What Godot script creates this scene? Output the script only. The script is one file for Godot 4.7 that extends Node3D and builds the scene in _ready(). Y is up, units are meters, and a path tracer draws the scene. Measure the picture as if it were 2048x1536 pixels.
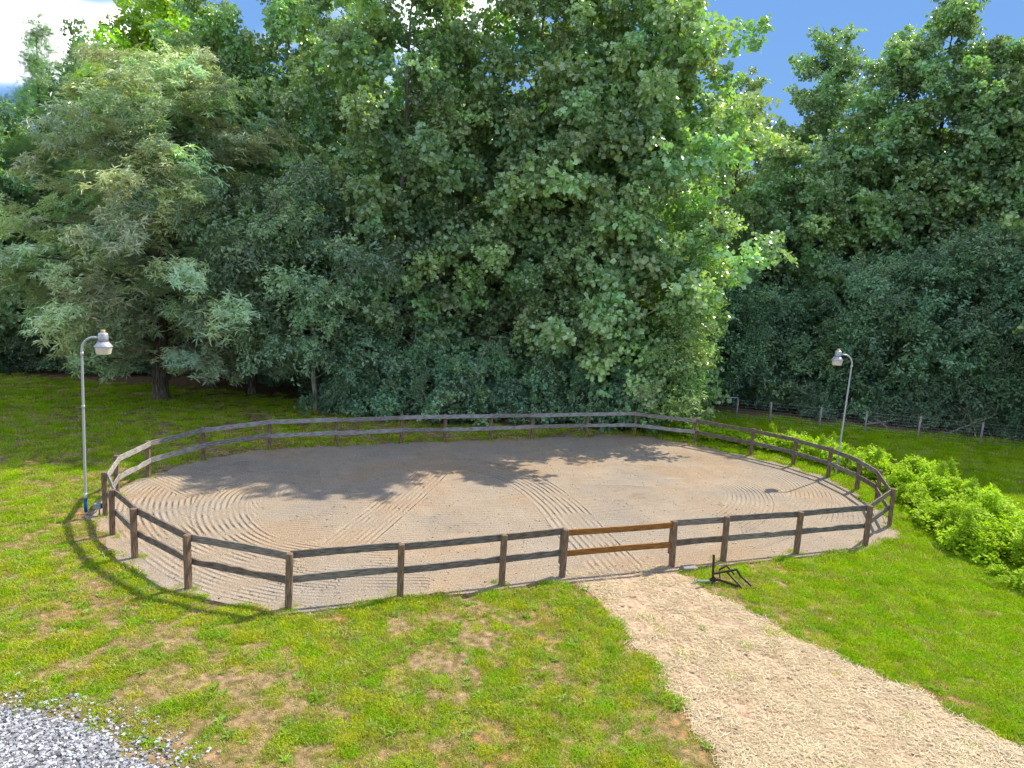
extends Node3D
# A fenced sand riding ring seen from a low drone: woods behind, lawn in front.

const F := 1365.0            # focal length in pixels of the 2048 px wide photograph
const CAM_H := 6.912
const PITCH := 8.449
const ROLL := 3.283
const SUN_EL := 48.0

var fw: Vector3
var up: Vector3
var rt: Vector3
var rng := RandomNumberGenerator.new()
var names := {}
var M := {}
var posts: PackedVector3Array
var arena: PackedVector2Array
var path_poly: PackedVector2Array
var gravel_poly: PackedVector2Array
var n_patch := FastNoiseLite.new()
var n_fine := FastNoiseLite.new()
var n_clay := FastNoiseLite.new()
var n_mid := FastNoiseLite.new()

# ---------------------------------------------------------------- pixels to places
func ray(x: float, y: float) -> Vector3:
	return fw + rt * ((x - 1024.0) / F) - up * ((y - 768.0) / F)

func gp(x: float, y: float) -> Vector3:      # where a pixel's ray meets the ground
	var d := ray(x, y)
	return Vector3(0, CAM_H, 0) + d * (-CAM_H / d.y)

func at_z(x: float, y: float, z: float) -> Vector3:   # where a pixel's ray meets an upright plane at depth z
	var d := ray(x, y)
	return Vector3(0, CAM_H, 0) + d * (z / d.z)

func g2(x: float, y: float) -> Vector2:
	var p := gp(x, y)
	return Vector2(p.x, p.z)

# ---------------------------------------------------------------- nodes
func numbered(called: String) -> String:
	var n: int = names.get(called, 0)
	names[called] = n + 1
	return called if n == 0 else "%s_%03d" % [called, n]

func tag(o: Node, label: String, category: String, group := "", kind := "") -> Node:
	if label: o.set_meta("label", label)
	if category: o.set_meta("category", category)
	if group: o.set_meta("group", group)
	if kind: o.set_meta("kind", kind)
	return o

func thing(called: String, label: String, category: String, at := Vector3.ZERO, turn := 0.0, group := "") -> Node3D:
	var o := Node3D.new()
	o.name = numbered(called)
	add_child(o, true)
	o.position = at
	o.rotation.y = turn
	tag(o, label, category, group)
	return o

func part(called: String, m: Mesh, mat: Material, parent: Node = null) -> MeshInstance3D:
	var o := MeshInstance3D.new()
	o.name = numbered(called) if parent == null else called
	o.mesh = m
	o.material_override = mat
	if parent == null: add_child(o, true)
	else: parent.add_child(o, true)
	return o

func many(called: String, m: Mesh, mat: Material, where: Array, tints: PackedColorArray, parent: Node = null) -> MultiMeshInstance3D:
	var mm := MultiMesh.new()
	mm.transform_format = MultiMesh.TRANSFORM_3D
	mm.use_colors = true
	mm.mesh = m
	mm.instance_count = where.size()
	for i in where.size():
		mm.set_instance_transform(i, where[i])
		mm.set_instance_color(i, tints[i])
	var o := MultiMeshInstance3D.new()
	o.name = numbered(called) if parent == null else called
	o.multimesh = mm
	o.material_override = mat
	if parent == null: add_child(o, true)
	else: parent.add_child(o, true)
	return o

# ---------------------------------------------------------------- shapes
func quad(st: SurfaceTool, a: Vector3, b: Vector3, c: Vector3, d: Vector3) -> void:   # corners run counter-clockwise seen from outside
	for p in [a, c, b, a, d, c]: st.add_vertex(p)

func new_st(smooth := false) -> SurfaceTool:
	var st := SurfaceTool.new()
	st.begin(Mesh.PRIMITIVE_TRIANGLES)
	st.set_smooth_group(0 if smooth else -1)
	return st

func done(st: SurfaceTool) -> ArrayMesh:
	st.generate_normals()
	return st.commit()

func tube(st: SurfaceTool, pts: Array, radii: Array, n := 8, cap := true) -> void:
	var rings := []
	var side := Vector3.ZERO
	for i in pts.size():
		var t: Vector3 = (pts[mini(i + 1, pts.size() - 1)] - pts[maxi(i - 1, 0)]).normalized()
		if side == Vector3.ZERO:
			side = t.cross(Vector3.UP if absf(t.y) < 0.9 else Vector3.RIGHT).normalized()
		else:
			side = (side - t * side.dot(t)).normalized()
		var other := t.cross(side)
		var ring := []
		for k in n:
			var a := TAU * k / n
			ring.append(pts[i] + (side * cos(a) + other * sin(a)) * radii[i])
		rings.append(ring)
	for i in pts.size() - 1:
		for k in n:
			var k2 := (k + 1) % n
			quad(st, rings[i][k], rings[i][k2], rings[i + 1][k2], rings[i + 1][k])
	if cap:
		for k in range(1, n - 1):
			for p in [rings[-1][0], rings[-1][k + 1], rings[-1][k]]: st.add_vertex(p)
			for p in [rings[0][0], rings[0][k], rings[0][k + 1]]: st.add_vertex(p)

func lathe(st: SurfaceTool, prof: Array, n := 20) -> void:    # prof: Vector2(radius, y) from bottom to top
	for i in prof.size() - 1:
		for k in n:
			var a := TAU * k / n
			var b := TAU * (k + 1) / n
			var p: Vector2 = prof[i]
			var q: Vector2 = prof[i + 1]
			quad(st, Vector3(p.x * cos(b), p.y, p.x * sin(b)), Vector3(p.x * cos(a), p.y, p.x * sin(a)), Vector3(q.x * cos(a), q.y, q.x * sin(a)), Vector3(q.x * cos(b), q.y, q.x * sin(b)))

func bar(st: SurfaceTool, a: Vector3, b: Vector3, w: float, h: float) -> void:     # a square bar from a to b
	var t := (b - a).normalized()
	var s := t.cross(Vector3.UP if absf(t.y) < 0.95 else Vector3.RIGHT).normalized() * w * 0.5
	var u := s.cross(t).normalized() * h * 0.5
	var c := [a - s - u, a + s - u, a + s + u, a - s + u, b - s - u, b + s - u, b + s + u, b - s + u]
	quad(st, c[0], c[1], c[2], c[3])
	quad(st, c[5], c[4], c[7], c[6])
	quad(st, c[1], c[5], c[6], c[2])
	quad(st, c[4], c[0], c[3], c[7])
	quad(st, c[3], c[2], c[6], c[7])
	quad(st, c[4], c[5], c[1], c[0])

func chamfer_box(st: SurfaceTool, lo: Vector3, hi: Vector3, c: float) -> void:    # upright edges and top edges cut off
	var rings := []
	for lv in [[lo.y, 0.0], [hi.y - c, 0.0], [hi.y, c]]:
		var e: float = lv[1]
		var y: float = lv[0]
		rings.append([Vector3(lo.x + c + e, y, hi.z - e), Vector3(hi.x - c - e, y, hi.z - e), Vector3(hi.x - e, y, hi.z - c - e), Vector3(hi.x - e, y, lo.z + c + e), Vector3(hi.x - c - e, y, lo.z + e), Vector3(lo.x + c + e, y, lo.z + e), Vector3(lo.x + e, y, lo.z + c + e), Vector3(lo.x + e, y, hi.z - c - e)])
	for i in 2:
		for k in 8:
			quad(st, rings[i][k], rings[i][(k + 1) % 8], rings[i + 1][(k + 1) % 8], rings[i + 1][k])
	for k in range(1, 7):
		for p in [rings[2][0], rings[2][k + 1], rings[2][k]]: st.add_vertex(p)
		for p in [rings[0][0], rings[0][k], rings[0][k + 1]]: st.add_vertex(p)

# ---------------------------------------------------------------- materials
func mat(c: Color, rough := 0.85, metal := 0.0, spec := 0.3) -> StandardMaterial3D:
	var m := StandardMaterial3D.new()
	m.albedo_color = c
	m.roughness = rough
	m.metallic = metal
	m.metallic_specular = spec
	return m

func ramp(stops: Array) -> Gradient:
	var g := Gradient.new()
	var o := PackedFloat32Array()
	var c := PackedColorArray()
	for s in stops:
		o.append(s[0])
		c.append(s[1])
	g.offsets = o
	g.colors = c
	return g

func noise_tex(sd: int, freq: float, stops: Array, size := 512, oct := 5) -> NoiseTexture2D:
	var n := FastNoiseLite.new()
	n.seed = sd
	n.noise_type = FastNoiseLite.TYPE_SIMPLEX_SMOOTH
	n.frequency = freq
	n.fractal_octaves = oct
	var t := NoiseTexture2D.new()
	t.width = size
	t.height = size
	t.seamless = true
	t.noise = n
	t.color_ramp = ramp(stops)
	return t

func wood(dark: Color, mid: Color, pale: Color, along: Vector3, sd: int) -> StandardMaterial3D:
	var m := mat(Color.WHITE, 0.88, 0.0, 0.3)
	m.albedo_texture = noise_tex(sd, 0.012, [[0.2, dark], [0.45, mid], [0.62, mid.lerp(pale, 0.5)], [0.85, pale]])
	m.uv1_triplanar = true
	m.uv1_scale = along
	m.heightmap_enabled = true
	m.heightmap_scale = 0.5
	m.heightmap_texture = noise_tex(sd + 1, 0.02, [[0.0, Color.BLACK], [1.0, Color.WHITE]], 256)
	return m

func leaf_mat(rough: float, through: Color) -> StandardMaterial3D:
	var m := mat(Color.WHITE, rough, 0.0, 0.5)
	m.vertex_color_use_as_albedo = true
	m.backlight_enabled = true
	m.backlight = through
	m.cull_mode = BaseMaterial3D.CULL_DISABLED
	return m

func make_materials() -> void:
	M.leaf = leaf_mat(0.32, Color(0.82, 0.87, 0.45))
	M.leaf.metallic_specular = 0.7
	M.leaf_dull = leaf_mat(0.4, Color(0.74, 0.78, 0.45))
	M.grass = leaf_mat(0.65, Color(0.82, 0.86, 0.3))
	M.grass.metallic_specular = 0.12
	M.bramble = leaf_mat(0.6, Color(0.85, 0.9, 0.3))
	M.bramble.metallic_specular = 0.3
	M.straw = mat(Color.WHITE, 0.6, 0.0, 0.4)
	M.straw.vertex_color_use_as_albedo = true
	M.stone = mat(Color.WHITE, 0.75, 0.0, 0.4)
	M.stone.vertex_color_use_as_albedo = true
	M.bark = wood(Color(0.17, 0.145, 0.12), Color(0.33, 0.29, 0.25), Color(0.5, 0.46, 0.4), Vector3(1.6, 0.25, 1.6), 11)
	M.bark_mid = wood(Color(0.27, 0.25, 0.22), Color(0.43, 0.4, 0.36), Color(0.56, 0.53, 0.48), Vector3(1.6, 0.25, 1.6), 13)
	M.bark_pale = wood(Color(0.35, 0.32, 0.28), Color(0.56, 0.53, 0.47), Color(0.7, 0.67, 0.6), Vector3(1.6, 0.25, 1.6), 15)
	M.rail = wood(Color(0.29, 0.265, 0.25), Color(0.4, 0.37, 0.35), Color(0.53, 0.5, 0.475), Vector3(0.45, 7.0, 7.0), 21)
	M.rail_silver = wood(Color(0.4, 0.39, 0.385), Color(0.56, 0.545, 0.535), Color(0.69, 0.675, 0.66), Vector3(0.45, 7.0, 7.0), 27)
	M.rail2 = wood(Color(0.28, 0.24, 0.215), Color(0.38, 0.335, 0.305), Color(0.5, 0.45, 0.41), Vector3(0.5, 7.4, 7.4), 25)
	M.rail3 = wood(Color(0.34, 0.31, 0.285), Color(0.46, 0.43, 0.4), Color(0.58, 0.55, 0.52), Vector3(0.5, 6.4, 6.4), 29)
	M.rail_silver2 = wood(Color(0.34, 0.325, 0.31), Color(0.48, 0.46, 0.445), Color(0.62, 0.6, 0.58), Vector3(0.5, 6.6, 6.6), 28)
	M.post = wood(Color(0.32, 0.255, 0.2), Color(0.45, 0.37, 0.3), Color(0.58, 0.49, 0.41), Vector3(7.0, 0.5, 7.0), 31)
	M.gate = wood(Color(0.42, 0.28, 0.13), Color(0.51, 0.35, 0.18), Color(0.6, 0.43, 0.24), Vector3(0.4, 5.0, 5.0), 35)
	M.fence_post = wood(Color(0.42, 0.4, 0.37), Color(0.58, 0.56, 0.53), Color(0.7, 0.68, 0.65), Vector3(3.0, 0.4, 3.0), 41)
	M.steel = mat(Color(0.68, 0.7, 0.71), 0.45, 0.3, 0.5)
	M.wire = mat(Color(0.62, 0.64, 0.64), 0.45, 0.6, 0.5)
	M.housing = mat(Color(0.66, 0.67, 0.7), 0.4, 0.35, 0.5)
	M.lens = mat(Color(0.88, 0.85, 0.79), 0.25, 0.0, 0.5)
	M.lens.backlight_enabled = true
	M.lens.backlight = Color(0.7, 0.68, 0.6)
	M.photocell = mat(Color(0.75, 0.66, 0.5), 0.5)
	M.blue = mat(Color(0.07, 0.32, 0.52), 0.45)
	M.white_tape = mat(Color(0.75, 0.76, 0.8), 0.5)
	M.box = mat(Color(0.5, 0.54, 0.57), 0.5)
	M.cable = mat(Color(0.2, 0.2, 0.2), 0.6)
	M.iron = mat(Color(0.9, 0.9, 0.9), 0.55, 0.5, 0.5)
	M.iron.albedo_texture = noise_tex(51, 0.03, [[0.2, Color(0.16, 0.14, 0.13)], [0.5, Color(0.28, 0.24, 0.22)], [0.75, Color(0.45, 0.3, 0.2)]], 256)
	M.iron.uv1_triplanar = true
	M.iron.uv1_scale = Vector3(3, 3, 3)
	M.blade = mat(Color(0.6, 0.62, 0.66), 0.35, 0.8, 0.5)
	M.concrete = mat(Color.WHITE, 0.9)
	M.concrete.albedo_texture = noise_tex(55, 0.03, [[0.2, Color(0.46, 0.44, 0.41)], [0.8, Color(0.6, 0.57, 0.53)]], 256)
	M.concrete.uv1_triplanar = true
	M.concrete.uv1_scale = Vector3(2, 2, 2)

# ---------------------------------------------------------------- leaves
func leaf(st: SurfaceTool, at: Vector3, dir: Vector3, nrm: Vector3, l: float, w: float, c: Color) -> void:
	var s := dir.cross(nrm).normalized() * w * 0.5
	var n := s.cross(dir).normalized() * l * 0.08
	var a := at
	var m1 := at + dir * l * 0.42
	var tip := at + dir * l
	st.set_color(c)
	for p in [a, m1 + s + n, tip, a, tip, m1 - s + n]: st.add_vertex(p)

func broad_leaf(st: SurfaceTool, at: Vector3, dir: Vector3, nrm: Vector3, l: float, c: Color) -> void:    # a lobed leaf, nearly as wide as long
	var s := dir.cross(nrm).normalized() * l * 0.5
	var n := s.cross(dir).normalized() * l * 0.12
	st.set_color(c)
	var b := at + dir * l * 0.08
	var tip := at + dir * l * 0.86
	for q in [1.0, -1.0]:
		var lo: Vector3 = at + dir * l * 0.2 + s * q * 0.95 + n
		var hi: Vector3 = at + dir * l * 0.9 + s * q * 0.62 + n
		for p in [b, lo, hi, b, hi, tip]: st.add_vertex(p)

# one leafy twig of a kind, grown at a place
func sprig(st: SurfaceTool, kind: String, r: RandomNumberGenerator, x: Transform3D, k0: float) -> void:
	var v := func(): return Vector3(r.randf_range(-1, 1), r.randf_range(-1, 1), r.randf_range(-1, 1))
	if kind == "broad":
		for i in 9:
			var p: Vector3 = Vector3(0, 0, r.randf_range(-0.05, 0.45)) + v.call() * 0.15
			var d: Vector3 = (Vector3(r.randf_range(-1, 1), r.randf_range(-0.9, 0.15), r.randf_range(-0.4, 1.0))).normalized()
			var n: Vector3 = (Vector3.UP * 0.5 + v.call()).normalized()
			var k := k0 * r.randf_range(0.72, 1.25)
			var c := Color(k * r.randf_range(0.9, 1.15), k, k * r.randf_range(0.8, 1.15))
			var turned := r.randf()
			if turned < 0.02: c = Color(k * 1.7, k * 1.15, k * 0.6)          # yellowed
			elif turned < 0.2: c = Color(k * 1.9, k * 1.75, k * 2.9)        # showing its pale underside
			broad_leaf(st, x * p, (x.basis * d).normalized(), (x.basis * n).normalized(), r.randf_range(0.19, 0.29), c)
	elif kind == "oval":
		for i in 11:
			var p: Vector3 = Vector3(0, 0, r.randf_range(-0.05, 0.45)) + v.call() * 0.14
			var d: Vector3 = (Vector3(r.randf_range(-1, 1), r.randf_range(-0.8, 0.25), r.randf_range(-0.3, 1.0))).normalized()
			var n: Vector3 = (Vector3.UP * 0.55 + v.call()).normalized()
			var k := k0 * r.randf_range(0.75, 1.25)
			var c := Color(k, k, k * r.randf_range(0.85, 1.15))
			if r.randf() < 0.16: c = Color(k * 1.8, k * 1.7, k * 2.4)
			leaf(st, x * p, (x.basis * d).normalized(), (x.basis * n).normalized(), r.randf_range(0.17, 0.25), r.randf_range(0.09, 0.125), c)
	elif kind == "lance":
		for i in 14:
			var a := i * 2.4 + r.randf_range(-0.4, 0.4)
			var d: Vector3 = (Vector3(cos(a), r.randf_range(-0.75, 0.5), sin(a))).normalized()
			var n: Vector3 = (Vector3.UP + v.call() * 0.5).normalized()
			var k := k0 * r.randf_range(0.75, 1.25)
			leaf(st, x * (v.call() * 0.07 + Vector3(0, 0, r.randf_range(0.0, 0.25))), d, n, r.randf_range(0.27, 0.4), r.randf_range(0.06, 0.085), Color(k * r.randf_range(0.95, 1.2), k, k) if r.randf() > 0.14 else Color(k * 1.7, k * 1.6, k * 2.0))
	elif kind == "needle":
		for i in 22:
			var a := i * 2.4
			var p := Vector3(0, 0, (i / 22.0) * 0.5)
			var d: Vector3 = (Vector3(cos(a), sin(a), r.randf_range(0.3, 1.0))).normalized()
			var k := k0 * r.randf_range(0.75, 1.25)
			leaf(st, x * p, (x.basis * d).normalized(), v.call().normalized(), r.randf_range(0.16, 0.24), 0.022, Color(k, k, k))
	elif kind == "vine":
		for i in 8:
			var p: Vector3 = v.call() * Vector3(0.2, 0.1, 0.2)
			var d: Vector3 = (Vector3(r.randf_range(-1, 1), r.randf_range(-0.2, 0.7), r.randf_range(-1, 1))).normalized()
			var n: Vector3 = (Vector3.UP + v.call() * 0.6).normalized()
			var k := k0 * r.randf_range(0.75, 1.3)
			leaf(st, x * p, d, n, r.randf_range(0.17, 0.28), r.randf_range(0.11, 0.17), Color(k * r.randf_range(0.9, 1.1), k, k))

# a clump of twigs about one metre in radius
func clump(kind: String, sd: int) -> ArrayMesh:
	var r := RandomNumberGenerator.new()
	r.seed = sd
	var st := SurfaceTool.new()
	st.begin(Mesh.PRIMITIVE_TRIANGLES)
	var lobes := []
	for i in 5:
		lobes.append(Vector3(r.randf_range(-0.55, 0.55), r.randf_range(-0.3, 0.35), r.randf_range(-0.55, 0.55)))
	var count: int = {"broad": 23, "oval": 29, "lance": 29, "needle": 40, "vine": 34}[kind]
	for s in count:
		var c: Vector3 = lobes[s % 5]
		var q := Vector3(r.randfn(), r.randfn() * 0.8, r.randfn()).normalized() * pow(r.randf(), 0.45) * 0.62
		q.y *= 0.7
		if q.y < -0.15 and r.randf() < 0.5: q.y = -q.y
		var p := c + q
		var facing := p * 1.2 + Vector3(r.randf_range(-0.6, 0.6), r.randf_range(-0.35, 0.15), r.randf_range(-0.6, 0.6))
		if facing.length() < 0.05: facing = Vector3.RIGHT
		var b := Basis.looking_at(-facing.normalized(), (Vector3.UP + Vector3(r.randf_range(-0.5, 0.5), 0, r.randf_range(-0.5, 0.5) + 0.01)).normalized())
		sprig(st, kind, r, Transform3D(b, p), r.randf_range(0.82, 1.2))
	return st.commit()

var clumps := {}
func clump_of(kind: String, k: int) -> ArrayMesh:
	var key := kind + str(k)
	if not clumps.has(key): clumps[key] = clump(kind, hash(key) % 10000)
	return clumps[key]

# ---------------------------------------------------------------- trees
func profile(shape: String, f: float) -> float:
	if shape == "tall": return pow(sin(PI * clampf(f * 0.84 + 0.13, 0.0, 1.0)), 0.6) * (1.0 - 0.2 * f)
	if shape == "round": return pow(maxf(0.0, 1.0 - pow(absf(f - 0.42) / 0.62, 2.2)), 0.6)
	if shape == "low": return pow(maxf(0.0, 1.0 - pow(f, 1.6)), 0.75)
	if shape == "cone": return (1.0 - f) * 0.95 + 0.05
	return 1.0

# o: x, z, h, cb (height of the lowest leaves), R, shape, leaf, tint, n (boughs), per (sprigs in a clump), trunk
func tree(called: String, label: String, group: String, o: Dictionary) -> Node3D:
	var r := RandomNumberGenerator.new()
	r.seed = int(o.seed)
	var t := thing(called, label, "tree" if not called.ends_with("shrub") else "shrub", Vector3(o.x, 0, o.z), 0.0, group)
	var h: float = o.h
	var cb: float = o.cb
	var R: float = o.R
	var tr: float = o.get("trunk", 0.012 * h + 0.05)
	var lean := Vector3(o.get("dx", r.randf_range(-0.5, 0.5)), 0, o.get("dz", r.randf_range(-0.3, 0.3)))
	var axis := func(y: float) -> Vector3: return lean * (y / h) + Vector3(sin(y * 0.7 + h) * 0.08, y, cos(y * 0.6 + h) * 0.08)
	# trunk
	var pts := [Vector3(0, -0.15, 0), Vector3(0, 0.02, 0), Vector3(0, 0.35, 0)]
	var rad := [tr * 1.55, tr * 1.35, tr * 1.06]
	for i in range(1, 9):
		var y := 0.35 + (h * 0.93 - 0.35) * i / 8.0
		pts.append(axis.call(y))
		rad.append(tr * (1.0 - 0.93 * i / 8.0))
	var st := new_st(true)
	tube(st, pts, rad, 9)
	var bark: Material = o.get("bark", M.bark)
	part("trunk", done(st), bark, t)
	# boughs and the leaf clumps at their ends
	var nb: int = o.n
	var limbs := new_st(true)
	var where := [[], [], [], []]
	var tints := [PackedColorArray(), PackedColorArray(), PackedColorArray(), PackedColorArray()]
	var tint: Color = o.tint
	var kind: String = o.leaf
	var shape: String = o.shape
	var rise: float = o.get("rise", 0.35)
	var drop: float = o.get("drop", 0.0)
	for i in nb:
		var f := clampf((i + r.randf_range(0.0, 1.0)) / nb, 0.0, 1.0)
		var az := i * 2.39996 + r.randf_range(-0.5, 0.5)
		var reach := R * profile(shape, f) * r.randf_range(0.72, 1.12)
		var yend := cb + (h - cb) * f
		var out := Vector3(cos(az), 0, sin(az))
		var tip: Vector3 = axis.call(yend) + out * reach
		tip.y = maxf(0.4, tip.y - drop * reach * 0.22)
		var ystart := clampf(yend - rise * reach - 0.3, minf(0.5, cb), h * 0.92)
		var start: Vector3 = axis.call(ystart)
		var knee := start.lerp(tip, 0.5) + Vector3.UP * reach * 0.08
		var lr := clampf(tr * 0.32 * (1.0 - 0.7 * f) * clampf(reach / R, 0.3, 1.0), 0.015, 0.12)
		tube(limbs, [start, knee, tip], [lr, lr * 0.6, 0.012], 5, false)
		var bough_k := r.randf_range(0.82, 1.2)
		var nc := 2 + int(reach / 1.6 + r.randf())
		for c in nc:
			var u := 1.0 - 0.75 * c / maxf(nc, 1.0) + r.randf_range(-0.08, 0.05)
			var cr: float = r.randf_range(0.6, 1.12) * (0.6 + 0.5 * clampf(reach / 3.5, 0.0, 1.0)) * o.get("clump", 1.0)
			var cc := start.lerp(tip, u) + Vector3(r.randf_range(-0.7, 0.7), r.randf_range(-0.45, 0.5), r.randf_range(-0.7, 0.7)) * cr
			cc.y = maxf(cc.y, cr * 0.55)
			var lift := (Vector3.UP + out * r.randf_range(0.1, 0.75) + Vector3(r.randf_range(-0.3, 0.3), 0, r.randf_range(-0.3, 0.3))).normalized()
			var yaw := r.randf() * TAU
			var side := lift.cross(Vector3(cos(yaw), 0, sin(yaw))).normalized()
			var bs := Basis(side, lift, side.cross(lift)).scaled(Vector3.ONE * cr)
			var w := r.randi() % 4
			where[w].append(Transform3D(bs, cc))
			var k := bough_k * r.randf_range(0.7, 1.32)
			var yellow := r.randf_range(0.86, 1.16)
			tints[w].append(Color(tint.r * k * yellow, tint.g * k, tint.b * k * r.randf_range(0.85, 1.15)))
	var bn := part("branches", done(limbs), bark, t)
	bn.set_meta("kind", "stuff")
	var lm: Material = o.get("mat", M.leaf)
	for w in 4:
		if where[w].size():
			var cw := many("crown", clump_of(kind, w), lm, where[w], tints[w], t)
			cw.set_meta("kind", "stuff")
	return t

func base_x(px: float, z: float, row := 720.0) -> float:
	return at_z(px, row, z).x

func make_trees() -> void:
	var poplar := Color(0.342, 0.51, 0.255)
	var bright := Color(0.521, 0.739, 0.084)
	var grey := Color(0.28, 0.42, 0.25)
	var chest := Color(0.521, 0.64, 0.413)
	var teal := Color(0.22, 0.36, 0.21)
	var p := gp(322, 797)
	tree("chestnut_tree", "broad chestnut tree with narrow pale olive leaves behind the curved lamp post", "", {"x": p.x, "z": p.z, "h": 17.0, "cb": 2.6, "R": 6.5, "shape": "round", "leaf": "lance", "tint": chest, "n": 74, "seed": 3, "trunk": 0.36, "dx": 0.5, "rise": 0.3, "drop": 0.6, "mat": M.leaf_dull})
	p = gp(633, 822)
	tree("small_tree", "small grey-green leafy tree with a thin pale trunk behind the ring", "", {"x": p.x, "z": p.z, "h": 11.4, "cb": 3.0, "R": 4.3, "shape": "round", "leaf": "oval", "tint": grey, "n": 46, "seed": 5, "trunk": 0.13, "dx": -1.0, "bark": M.bark_pale})
	p = gp(505, 786)
	tree("small_tree", "low grey-green tree with a leaning second stem beside the chestnut", "", {"x": p.x, "z": p.z, "h": 8.8, "cb": 3.0, "R": 3.2, "shape": "round", "leaf": "oval", "tint": grey, "n": 34, "seed": 6, "trunk": 0.2})
	# the wall of tall trees behind the ring: pixel column of the trunk, depth, height, lowest leaves, reach
	var tall := [
		[418, -39.4, 21.5, 5.5, 4.2, "tall tulip tree with a dark vine-wrapped trunk behind the chestnut"],
		[560, -41.5, 24.0, 6.0, 4.4, "tall tulip tree rising above the small grey-green trees"],
		[672, -38.5, 22.5, 3.5, 4.3, "tulip tree towering over the thin pale trunk"],
		[786, -35.2, 23.6, 2.6, 4.6, "tall tulip tree with a straight trunk showing through gaps in its leaves"],
		[905, -38.0, 23.2, 2.5, 4.4, "tall tulip tree in the middle of the wall of trees"],
		[1040, -37.0, 24.5, 2.2, 4.8, "tall tulip tree with paired grey trunks behind the long straight rails"],
		[1130, -36.4, 23.5, 2.4, 4.8, "tall tulip tree with a brown trunk close behind the far rails"],
	]
	for i in tall.size():
		var a: Array = tall[i]
		tree("tulip_tree", a[5], "tall trees behind the ring", {"x": base_x(a[0], a[1]), "z": a[1], "h": a[2], "cb": a[3], "R": a[4], "shape": "tall", "leaf": "broad", "tint": poplar, "n": 50, "clump": 0.95, "seed": 20 + i, "trunk": 0.27, "bark": M.bark_mid})
	tree("tulip_tree", "massive rounded tulip tree with sunlit edge at the corner of the woods", "tall trees behind the ring", {"x": base_x(1262, -36.2, 500), "z": -36.2, "h": 22.8, "cb": 0.8, "R": 5.4, "shape": "round", "leaf": "broad", "tint": poplar * 1.12, "n": 88, "seed": 41, "trunk": 0.3})
	tree("oak_tree", "young oak with bright sunlit leaves reaching the ground by the ring corner", "", {"x": base_x(1335, -34.6), "z": -34.6, "h": 9.0, "cb": 0.2, "R": 2.6, "shape": "low", "leaf": "oval", "tint": Color(0.376, 0.563, 0.205), "n": 34, "seed": 43, "trunk": 0.12})
	# left edge
	tree("sweetgum_tree", "bright yellow-green tree rising above the chestnut crown", "", {"x": base_x(325, -43, 100), "z": -43, "h": 23.6, "cb": 9.0, "R": 4.7, "shape": "tall", "leaf": "broad", "tint": bright, "n": 50, "seed": 51})
	tree("pine_tree", "pine with bare spire tip standing against the cloud", "", {"x": base_x(70, -47, 150), "z": -47, "h": 22.5, "cb": 5.0, "R": 4.2, "shape": "cone", "leaf": "needle", "tint": Color(0.327, 0.528, 0.255), "n": 58, "seed": 53, "rise": 0.1})
	tree("pine_tree", "slimmer pine close to the bright yellow-green tree", "", {"x": base_x(165, -46, 150), "z": -46, "h": 20.5, "cb": 4.0, "R": 3.6, "shape": "cone", "leaf": "needle", "tint": Color(0.327, 0.51, 0.23), "n": 50, "seed": 54, "rise": 0.1})
	var left := [[-70, -42, 18.0, 5.0], [20, -41, 11.5, 3.8], [205, -50, 22.5, 3.4]]
	for i in left.size():
		var a: Array = left[i]
		tree("hickory_tree", "dark leafy tree at the edge of the woods past the chestnut", "woods past the chestnut", {"x": base_x(a[0], a[1]), "z": a[1], "h": a[2], "cb": 1.5, "R": a[3], "shape": "tall", "leaf": "broad", "tint": Color(0.278, 0.437, 0.217), "n": 46, "seed": 60 + i})
	# right, beyond the meadow
	tree("poplar_tree", "pale-topped poplar behind the wire fence beside the gap of sky", "", {"x": base_x(1590, -47, 400), "z": -47, "h": 17.1, "cb": 2.5, "R": 3.9, "shape": "round", "leaf": "broad", "tint": poplar, "n": 52, "seed": 71})
	var right := [[1650, -54, 27.1, 5.0, "tall poplar whose crown borders the gap of sky beyond the wire fence"], [1785, -48, 24.0, 4.6, "tall poplar between the gap-side poplar and the tallest one beyond the meadow"], [1895, -47, 27.0, 4.8, "tallest poplar in the woods beyond the wire fence"], [2015, -46, 24.0, 4.6, "poplar beyond the tallest one, its top lower and fuller"], [2140, -44, 25.0, 4.8, "last poplar of the row beyond the shaded meadow"]]
	for i in right.size():
		var a: Array = right[i]
		tree("poplar_tree", a[4], "tall poplars beyond the meadow", {"x": base_x(a[0], a[1], 200), "z": a[1], "h": a[2], "cb": 5.0, "R": a[3], "shape": "tall", "leaf": "broad", "tint": Color(0.294, 0.455, 0.217), "n": 60, "seed": 80 + i})
	var low := [[1462, -42.5, 8.6, 3.4, "low grey-green tree where the wire fence meets the corner oak"], [1690, -43, 9.5, 4.2, "low spreading dark tree right behind the lamp in the brambles"], [1815, -41.5, 10.0, 4.4, "low spreading dark tree overhanging the middle posts of the wire fence"], [1950, -40.5, 11.5, 4.6, "broad dark tree hanging over the last posts of the wire fence"], [2085, -39, 12.0, 4.8, "broad dark tree past the end of the shaded meadow"]]
	for i in low.size():
		var a: Array = low[i]
		tree("hornbeam_tree", a[4], "low dark trees along the wire fence", {"x": base_x(a[0], a[1], 600), "z": a[1], "h": a[2], "cb": 1.3, "R": a[3], "shape": "round", "leaf": "oval", "tint": teal, "n": 46, "seed": 90 + i, "drop": 0.5, "mat": M.leaf_dull})
	var beyond := [[33.5, -39.5, 21.0], [37.0, -44.5, 23.0], [31.0, -45.5, 22.0], [35.5, -36.5, 20.5], [31.8, -33.5, 13.5]]
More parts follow.
